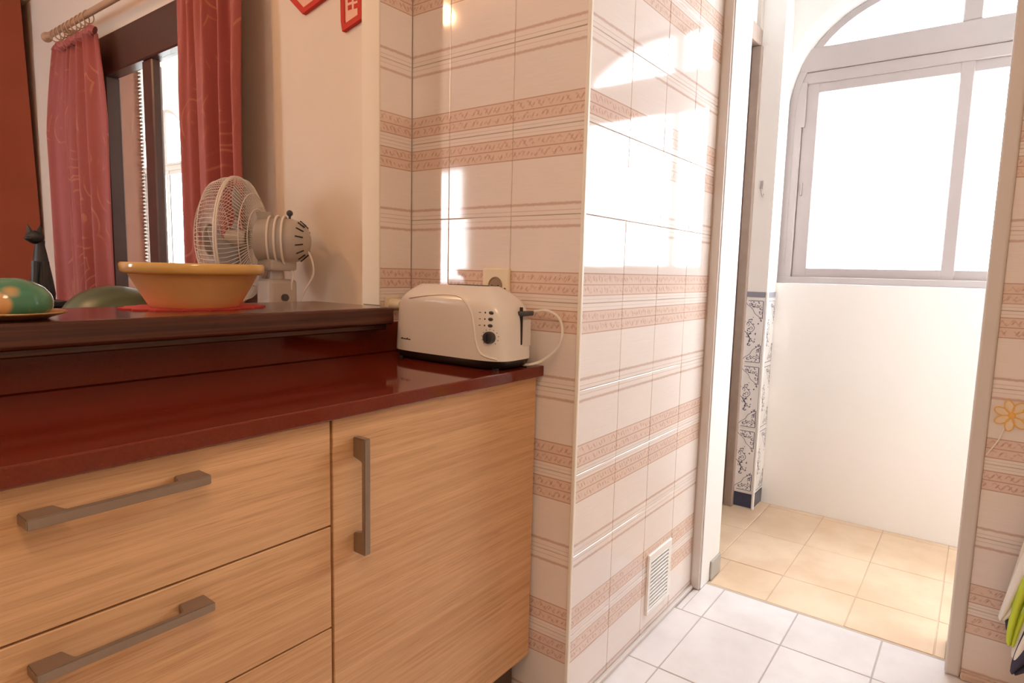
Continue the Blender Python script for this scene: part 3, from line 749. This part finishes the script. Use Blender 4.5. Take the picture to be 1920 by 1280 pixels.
# pedestal fan
P = Vector((-.105, .70, 1.150)); A_ = Vector((-.651, .760, .0)).normalized()       # hub centre, facing direction
fa = thing('pedestal_fan', 'grey pedestal fan with white wire guard behind the bar', 'fan', (-.027, .61, 0))
T1 = Vector((0, 0, 1)); T2 = A_.cross(T1).normalized()
def ring(c, r, n=72): return [c + T1*r*math.cos(t) + T2*r*math.sin(t) for t in [2*PI*k/n for k in range(n)]]
RC = .200
g = MB()
for r_, h in ((RC, 0), (.185, .055), (.14, .082), (.09, .092), (.05, .094)): g.tube(ring(P+A_*h, r_), .0016 if r_ != RC else .004, 6, closed=True)
for k in range(88):
    t = 2*PI*k/88; d = T1*math.cos(t)+T2*math.sin(t)
    g.tube([P+d*RC, P+d*.196+A_*.03, P+d*.184+A_*.056, P+d*.14+A_*.083, P+d*.05+A_*.095], .00105, 4)
g.build('front_guard', MFWI, fa, smooth=True)
MB().lathe([(.0005, .1), (.035, .099), (.05, .095), (.048, .09)], P, A_, 30).build('badge', MFAN, fa, smooth=True)
g = MB()
for r_, h in ((RC, -.006), (.15, -.052), (.10, -.062)): g.tube(ring(P+A_*h, r_), .0016 if r_ != RC else .0035, 6, closed=True)
for k in range(88):
    t = 2*PI*(k+.5)/88; d = T1*math.cos(t)+T2*math.sin(t)
    g.tube([P+d*RC-A_*.004, P+d*.192-A_*.028, P+d*.15-A_*.052, P+d*.058-A_*.066], .00105, 4)
g.build('rear_guard', MFWI, fa, smooth=True)
for k in range(3):
    b = MB(); R = []
    for i in range(7):
        r_ = .03+.145*i/6; row = []
        for j in range(7):
            s_ = (j/6-.5); ww = .9+.5*math.sin(PI*i/6); t = 2*PI*k/3 + s_*ww + .2*i/6
            row.append(b.bm.verts.new(P + (T1*math.cos(t)+T2*math.sin(t))*r_ + A_*(.012+s_*.045*(1-.3*i/6))))
        R.append(row)
    for i in range(6):
        for j in range(6): b.bm.faces.new((R[i][j], R[i][j+1], R[i+1][j+1], R[i+1][j]))
    o = b.build('blade', MFBL, fa, smooth=True); md = o.modifiers.new('thick', 'SOLIDIFY'); md.thickness = .002
MB().lathe([(.0005, .04), (.028, .036), (.034, .0), (.034, -.03)], P, A_, 24).build('hub', MFAN, fa, smooth=True)
mo = MB().lathe([(.052, -.055), (.068, -.066), (.072, -.085), (.071, -.11), (.074, -.112), (.074, -.135), (.072, -.175), (.062, -.203), (.044, -.220), (.02, -.229), (.0005, -.230)], P, A_, 44).build('motor_housing', MFAN, fa, smooth=True)
g = MB()
for k in range(14):
    t = 2*PI*k/14; d = T1*math.cos(t)+T2*math.sin(t)
    g.tube([P+d*.066-A_*.199, P+d*.049-A_*.219], .0022, 5)
g.build('vent_slot', MBLK, mo)
MB().tube([P-A_*.165+T1*.068, P-A_*.165+T1*.083], .004, 8).ball(P-A_*.165+T1*.090, .0105).build('oscillation_knob', MDG, mo, smooth=True)
MB().prism([P-A_*.06+T1*.06-T2*.012, P-A_*.06+T1*.092-T2*.012, P-A_*.105+T1*.092-T2*.012, P-A_*.115+T1*.066-T2*.012], T2*.024).build('carry_grip', MFAN, mo)
for off, rr in ((-.105, .0775), (-.128, .079), (-.150, .078)):
    MB().tube([P+A_*(off+.008*math.sin(t))+T1*rr*1.02*math.cos(t)+T2*rr*math.sin(t) for t in [2*PI*k/40 for k in range(40)]], .0036, 7, closed=True).build('wound_cord', MCORD, mo, smooth=True)
Q = P-A_*.12
MB().box(Q.x-.05, Q.x+.05, Q.y-.045, Q.y+.045, Q.z-.098, Q.z-.060, .01, 2).build('tilt_bracket', MFAN, fa)
MB().tube([Q-T1*.09, Q-T1*.16], [.022, .026], 20).build('neck', MFAN, fa, smooth=True)
cb = MB().box(Q.x-.052, Q.x+.052, Q.y-.042, Q.y+.042, .80, Q.z-.125, .014, 3).build('control_box', plain('fan_control', (.50, .44, .40), .4), fa)
for k in range(4): MB().box(Q.x-.040+k*.022, Q.x-.024+k*.022, Q.y-.050, Q.y-.041, .905, .925, .002).build('speed_key', MDG, cb)
MB().lathe([(.012, 0), (.012, .008), (.0005, .009)], (Q.x+.0, Q.y-.042, .965), (0, -1, 0), 16).build('timer_knob', MDG, cb, smooth=True)
MB().tube([(Q.x, Q.y, .02), (Q.x, Q.y, .82)], .016, 16).build('pole', MFAN, fa, smooth=True)
MB().lathe([(.0005, .045), (.03, .043), (.04, .03), (.15, .02), (.16, .010), (.16, 0)], (Q.x, Q.y, 0), n=40).build('foot', MFAN, fa, smooth=True)
MB().tube(bez([Q-A_*.02-T1*.075, Q-A_*.09+T1*-.02, Q-A_*.12-T1*.10, Q-A_*.075-T1*.19+T2*.02, Q-A_*.06-T1*.35, Q-A_*.02-T1*.6], 40), .0035, 7).build('hanging_cord', MCORD, fa, smooth=True)
MB().tube(bez([P-A_*.107-T1*.075-T2*.01, Q+T1*-.10-A_*.05, Q-A_*.05-T1*.14+T2*-.01, Q-A_*.046-T1*.17], 24), .0035, 7).build('cord_loop', MCORD, fa, smooth=True)

# curtains
def curtain(y0, y1, label, folds, seed, z0=.05, z1=2.15, top=(None, None)):
    R = random.Random(seed); n, m = 140, 36; ph = [R.uniform(0, 6) for _ in range(4)]
    me = bpy.data.meshes.new('curtain'); V = []; F = []; UV = []
    for j in range(m+1):
        t = j/m; z = z0+(z1-z0)*t; g_ = max(0, (t-.80)/.20)
        ya = y0+((top[0] or y0)-y0)*g_**1.5; yb = y1+((top[1] or y1)-y1)*g_**1.5
        for i in range(n+1):
            s_ = i/n; am = .030*(1-.45*g_)
            x = .058 + am*math.sin(2*PI*folds*s_+ph[0]+.6*math.sin(3*t+ph[1])) + .009*math.sin(2*PI*folds*2.3*s_+ph[2]+2*t) + .012*math.sin(2*PI*1.4*s_+ph[3])
            if g_ > .2: x += .006*math.sin(2*PI*folds*4*s_)*g_
            V.append((x, ya+(yb-ya)*s_+.010*math.sin(2*PI*folds*s_+1+2*t), z)); UV.append((s_*abs(y1-y0)*2.2, z))
    for j in range(m):
        for i in range(n):
            a = j*(n+1)+i; F.append((a, a+1, a+n+2, a+n+1))
    me.from_pydata(V, [], F); uv = me.uv_layers.new()
    for lp in me.loops: uv.data[lp.index].uv = UV[lp.vertex_index]
    me.materials.append(MCUR); me.polygons.foreach_set('use_smooth', [True]*len(F))
    o = thing('curtain', label, 'curtain', (.06, (y0+y1)/2, z0))
    f = bpy.data.objects.new('cloth', me); C.objects.link(f); adopt(f, o)
    md = f.modifiers.new('thick', 'SOLIDIFY'); md.thickness = .003
    hd = MB()
    ta, tb_ = top[0] or y0, top[1] or y1
    hd.tube([(.05+.008*math.sin(k*1.9), ta+(tb_-ta)*k/40, z1+.012+.004*math.sin(k*2.3)) for k in range(41)], .020, 8)
    hd.build('heading', MCUR, o, smooth=True, label='gathered heading tape')
    return o
curtain(2.90, 2.17, 'red patterned curtain on the left of the dining window', 4, 3, top=(2.74, 2.22))
curtain(1.39, .915, 'wide red patterned curtain behind the fan', 3.5, 11)
ro = thing('curtain_rod', 'wooden curtain rod above the dining window', 'curtain rod', (.05, 1.8, 2.24))
MB().tube([(.05, 2.83, 2.252), (.05, .78, 2.235)], .015, 16).build('pole', MROD, ro, smooth=True)
for yy in (2.845, .765): MB().ball((.05, yy, 2.25), .026, (1, 1.1, 1), 16, 10).build('finial', MROD, ro, smooth=True)
for yy in (2.60, 1.0): MB().box(.05, .15, yy-.012, yy+.012, 2.225, 2.245, .003).box(.14, .152, yy-.025, yy+.025, 2.19, 2.28, .004).build('bracket', MROD, ro)
for k in range(9): MB().tube([(.05+.024*math.cos(t), 2.72-k*.055, 2.232+.030*math.sin(t)) for t in [2*PI*j/20 for j in range(20)]], .003, 6, closed=True).build('curtain_ring', MROD, ro, smooth=True)

# pot holders hanging on the dining wall
def holder(label, outer, seed):
    cyy = sum(p[0] for p in outer)/len(outer); czz = sum(p[1] for p in outer)/len(outer)
    o = thing('pot_holder', label, 'pot holder', (.13, cyy, min(p[1] for p in outer)), 'pot holders on the dining wall')
    inner = []
    n = len(outer)
    for i in range(n):                                       # inset
        p0, p1, p2 = (Vector(outer[j % n]) for j in (i-1, i, i+1))
        d1, d2 = (p1-p0).normalized(), (p2-p1).normalized(); n1, n2 = Vector((-d1.y, d1.x)), Vector((-d2.y, d2.x))
        c_ = Vector((cyy, czz)); s_ = 1 if (c_-p1).dot(n1+n2) > 0 else -1
        nb = (n1+n2)*s_; inner.append(p1 + nb/max(.4, nb.length_squared)*2*.018)
    MB().prism([(.138, *p) for p in inner], (.008, 0, 0)).build('pad', MPCR, o)
    for i in range(n):
        a, b_, c_, d_ = outer[i], outer[(i+1) % n], inner[(i+1) % n], inner[i]
        MB().prism([(.134, *a), (.134, *b_), (.134, *c_), (.134, *d_)], (.014, 0, 0)).build('binding', MPRD, o)
    return o
h1 = holder('red edged pot holder hanging nearest the curtain, cut by the frame', [(.682, 1.928), (.548, 1.955), (.53, 2.12), (.70, 2.15), (.76, 1.995)], 1)
h2 = holder('red edged pot holder with small checks, nearest the tiled corner', [(.467, 1.828), (.372, 1.848), (.372, 2.05), (.478, 2.05), (.474, 1.86)], 2)
for k, (yy, zz) in enumerate(((.432, 1.895), (.402, 1.893), (.432, 1.918), (.402, 1.915), (.417, 1.94))):
    MB().box(.1365, .1385, yy-.009, yy+.009, zz-.007, zz+.007).build('check_patch', MPRD, h2)
for h, yy, zz in ((h1, .62, 2.13), (h2, .425, 2.05)):
    MB().tube([(.14, yy+.015*math.cos(t), zz+.03+.03*math.sin(t)) for t in [2*PI*k/16 for k in range(16)]], .003, 6, closed=True).build('hanging_loop', MPRD, h, smooth=True)

# cat figurine on a sideboard, iron scroll on the chimney
sb = thing('sideboard', 'low black sideboard in front of the chimney hood', 'sideboard', (-.35, 2.2, 0))
MB().box(-.75, -.17, 2.06, 2.38, .10, .86, .006).build('body', MBLK, sb)
MB().box(-.77, -.15, 2.04, 2.39, .86, .885, .006).build('top', MBLK, sb)
for lx in (-.72, -.20):
    for ly in (2.09, 2.35): MB().tube([(lx, ly, 0), (lx, ly, .11)], [.015, .022], 10).build('leg', MBLK, sb)
ct = thing('cat_figurine', 'slender black cat figurine standing in front of the terracotta chimney', 'figurine', (-.225, 2.2, .885))
b = MB(); b.lathe([(.0005, 0), (.055, 0), (.058, .03), (.050, .09), (.040, .15), (.030, .21), (.022, .25), (.024, .27)], (-.222, 2.2, .885), n=20, sx=.85)
b.ball((-.240, 2.195, 1.170), .034, (1.05, 1, .9), 16, 10)
b.build('body', MIRON, ct, smooth=True)
for s_ in (-1, 1): MB().lathe([(.012, 0), (.008, .018), (.0008, .036)], (-.240+s_*.017, 2.195, 1.192), (s_*.2, 0, 1), 10).build('ear', MIRON, ct, smooth=True)
MB().ball((-.268, 2.18, 1.163), .014, (1.2, 1, .8), 10, 8).build('muzzle', MIRON, ct, smooth=True)
MB().tube([(-.25, 2.17, 1.06), (-.262, 2.155, .98), (-.262, 2.15, .89)], [.016, .012, .014], 8).build('front_leg', MIRON, ct, smooth=True)
MB().tube([(-.215, 2.165, 1.06), (-.222, 2.15, .98), (-.222, 2.145, .89)], [.016, .012, .014], 8).build('front_leg', MIRON, ct, smooth=True)
sc = thing('iron_ornament', 'black iron scroll ornament fixed on the terracotta chimney', 'ornament', (-.115, 3.39, 1.5))
def spiral(cx, cz, r, turns, s_=1, ph=0): return [(cx+(r*(1-.75*k/40))*math.cos(ph+s_*turns*2*PI*k/40), 3.389, cz+(r*(1-.75*k/40))*math.sin(ph+s_*turns*2*PI*k/40)) for k in range(41)]
MB().tube(spiral(-.115, 1.60, .044, 1.2, 1, 0), .008, 8).build('scroll', MIRON, sc, smooth=True)
MB().tube(spiral(-.105, 1.685, .036, 1.1, -1, 1), .008, 8).build('scroll', MIRON, sc, smooth=True)
MB().tube([(-.135, 3.391, 1.50), (-.138, 3.391, 1.79)], .009, 8).build('stem', MIRON, sc, smooth=True)

# ------------------------------------------------------------------ lamps
def lamp(name, label, cat, loc, r, watt, col, drop):
    o = thing(name, label, cat, loc); x, y, z = loc
    MB().lathe([(.0005, -.0), (r*.7, 0), (r*.72, -.02), (.0005, -.02)], (x, y, z), n=32).build('ceiling_plate', MWH, o, smooth=True)
    if drop > .05: MB().tube([(x, y, z-.02), (x, y, z-drop)], .005, 8).build('stem', MBRASS, o)
    MB().ball((x, y, z-drop-r*.6), r, (1, 1, .7), 28, 16).build('globe', emit_mat(name+'_glow', col, 6.0), o, smooth=True)
    d = bpy.data.lights.new(name+'_light', 'POINT'); d.energy = watt; d.color = col; d.shadow_soft_size = r
    l_ = bpy.data.objects.new(name+'_light', d); C.objects.link(l_); l_.location = (x, y, z-drop-r*.6-r*1.75); adopt(l_, o)
lamp('fill_lamp', 'added fill lamp, round opal globe on the kitchen ceiling', 'lamp', (-1.3, -1.45, ZC), .16, 15, (1.0, .72, .48), .03)  # unseen lamp added behind the camera to fill the kitchen with warm light
lamp('pendant_lamp', 'small opal pendant lamp in the dining room', 'lamp', (-1.38, 1.2, ZD), .045, 22, (1.0, .53, .25), .06)

# ------------------------------------------------------------------ towel, flower sticker, hook
tw = thing('tea_towel', 'white, lime and navy tea towel hanging on the right wall', 'towel', (.74, -1.5, .11))
def cloth(name, rows, mat, dx=0):
    """rows: list of (z, y_left, y_right); wavy sheet standing a little off the wall"""
    b = MB(); R = []
    for j, (z, ya, yb) in enumerate(rows):
        R.append([b.bm.verts.new((.735+dx+.012*math.sin(i*1.1+j*.25), ya+(yb-ya)*i/14, z)) for i in range(15)])
    for A, B in zip(R, R[1:]):
        for i in range(14): b.bm.faces.new((A[i], A[i+1], B[i+1], B[i]))
    o = b.build(name, mat, tw, smooth=True); md = o.modifiers.new('thick', 'SOLIDIFY'); md.thickness = .004
    md2 = o.modifiers.new('sub', 'SUBSURF'); md2.levels = 1; md2.render_levels = 2; return o
cloth('white_panel', [(.78, -1.47, -1.52), (.62, -1.435, -1.54), (.46, -1.397, -1.56), (.36, -1.386, -1.44), (.28, -1.374, -1.42), (.222, -1.366, -1.378)], MTW, .0)
cloth('navy_panel', [(.40, -1.40, -1.45), (.30, -1.383, -1.44), (.24, -1.374, -1.42), (.195, -1.384, -1.40)], MTN, .010)
cloth('lime_panel', [(.74, -1.49, -1.53), (.50, -1.42, -1.55), (.40, -1.405, -1.47), (.30, -1.390, -1.435), (.22, -1.384, -1.415), (.17, -1.387, -1.405)], MTL, -.014)
cloth('white_panel', [(.60, -1.50, -1.60), (.40, -1.432, -1.60), (.28, -1.408, -1.56), (.20, -1.396, -1.50), (.14, -1.397, -1.44)], MTW, -.026)
cloth('navy_panel', [(.40, -1.46, -1.62), (.28, -1.425, -1.60), (.20, -1.408, -1.54), (.14, -1.398, -1.45), (.112, -1.398, -1.412)], MTN, -.036)
MB().tube([(.805, -1.50, .80), (.74, -1.50, .80), (.73, -1.50, .815)], .005, 8).box(.799, .805, -1.515, -1.485, .785, .83, .002).build('hook', MBRASS, tw, smooth=True)
fl_ = thing('flower_sticker', 'yellow outlined flower sticker on the right tiled wall', 'sticker', (.80, -1.347, .62))
fy, fz = -1.349, .735
for k in range(7):
    t = 2*PI*k/7+.35; py, pz = fy+.022*math.cos(t), fz+.024*math.sin(t); q = []
    for j in range(20):
        a = 2*PI*j/20; e, f = .0165*math.cos(a), .0095*math.sin(a)
        q.append((.8015, py+e*math.cos(t)-f*math.sin(t), pz+e*math.sin(t)+f*math.cos(t)))
    pt = MB().prism(q, (.002, 0, 0)).build('petal', MFLF, fl_)
    MB().tube([(x-.0005, y, z) for x, y, z in q], .0015, 6, closed=True).build('outline', MFLO, pt, smooth=True)
MB().lathe([(.0005, .003), (.008, .003), (.009, 0)], (.804, fy, fz), (-1, 0, 0), 20).build('centre', MFLO, fl_, smooth=True)
MB().tube(bez([(.8025, fy+.01, fz-.028), (.8025, fy+.020, fz-.065), (.8025, fy+.034, fz-.095), (.8025, fy+.043, fz-.112)], 16), .0018, 6).build('stem', MSTEM, fl_, smooth=True)
hk = thing('wall_hook', 'small metal hook on the cream wall above the patterned dado', 'hook', (1.682, -.444, 1.44))
MB().box(1.679, 1.684, -.449, -.437, 1.455, 1.49, .001).build('backplate', MALU, hk)
MB().tube(bez([(1.68, -.444, 1.465), (1.665, -.447, 1.455), (1.658, -.452, 1.43), (1.668, -.456, 1.42), (1.672, -.455, 1.432)], 20), .0025, 7).build('prong', MALU, hk, smooth=True)
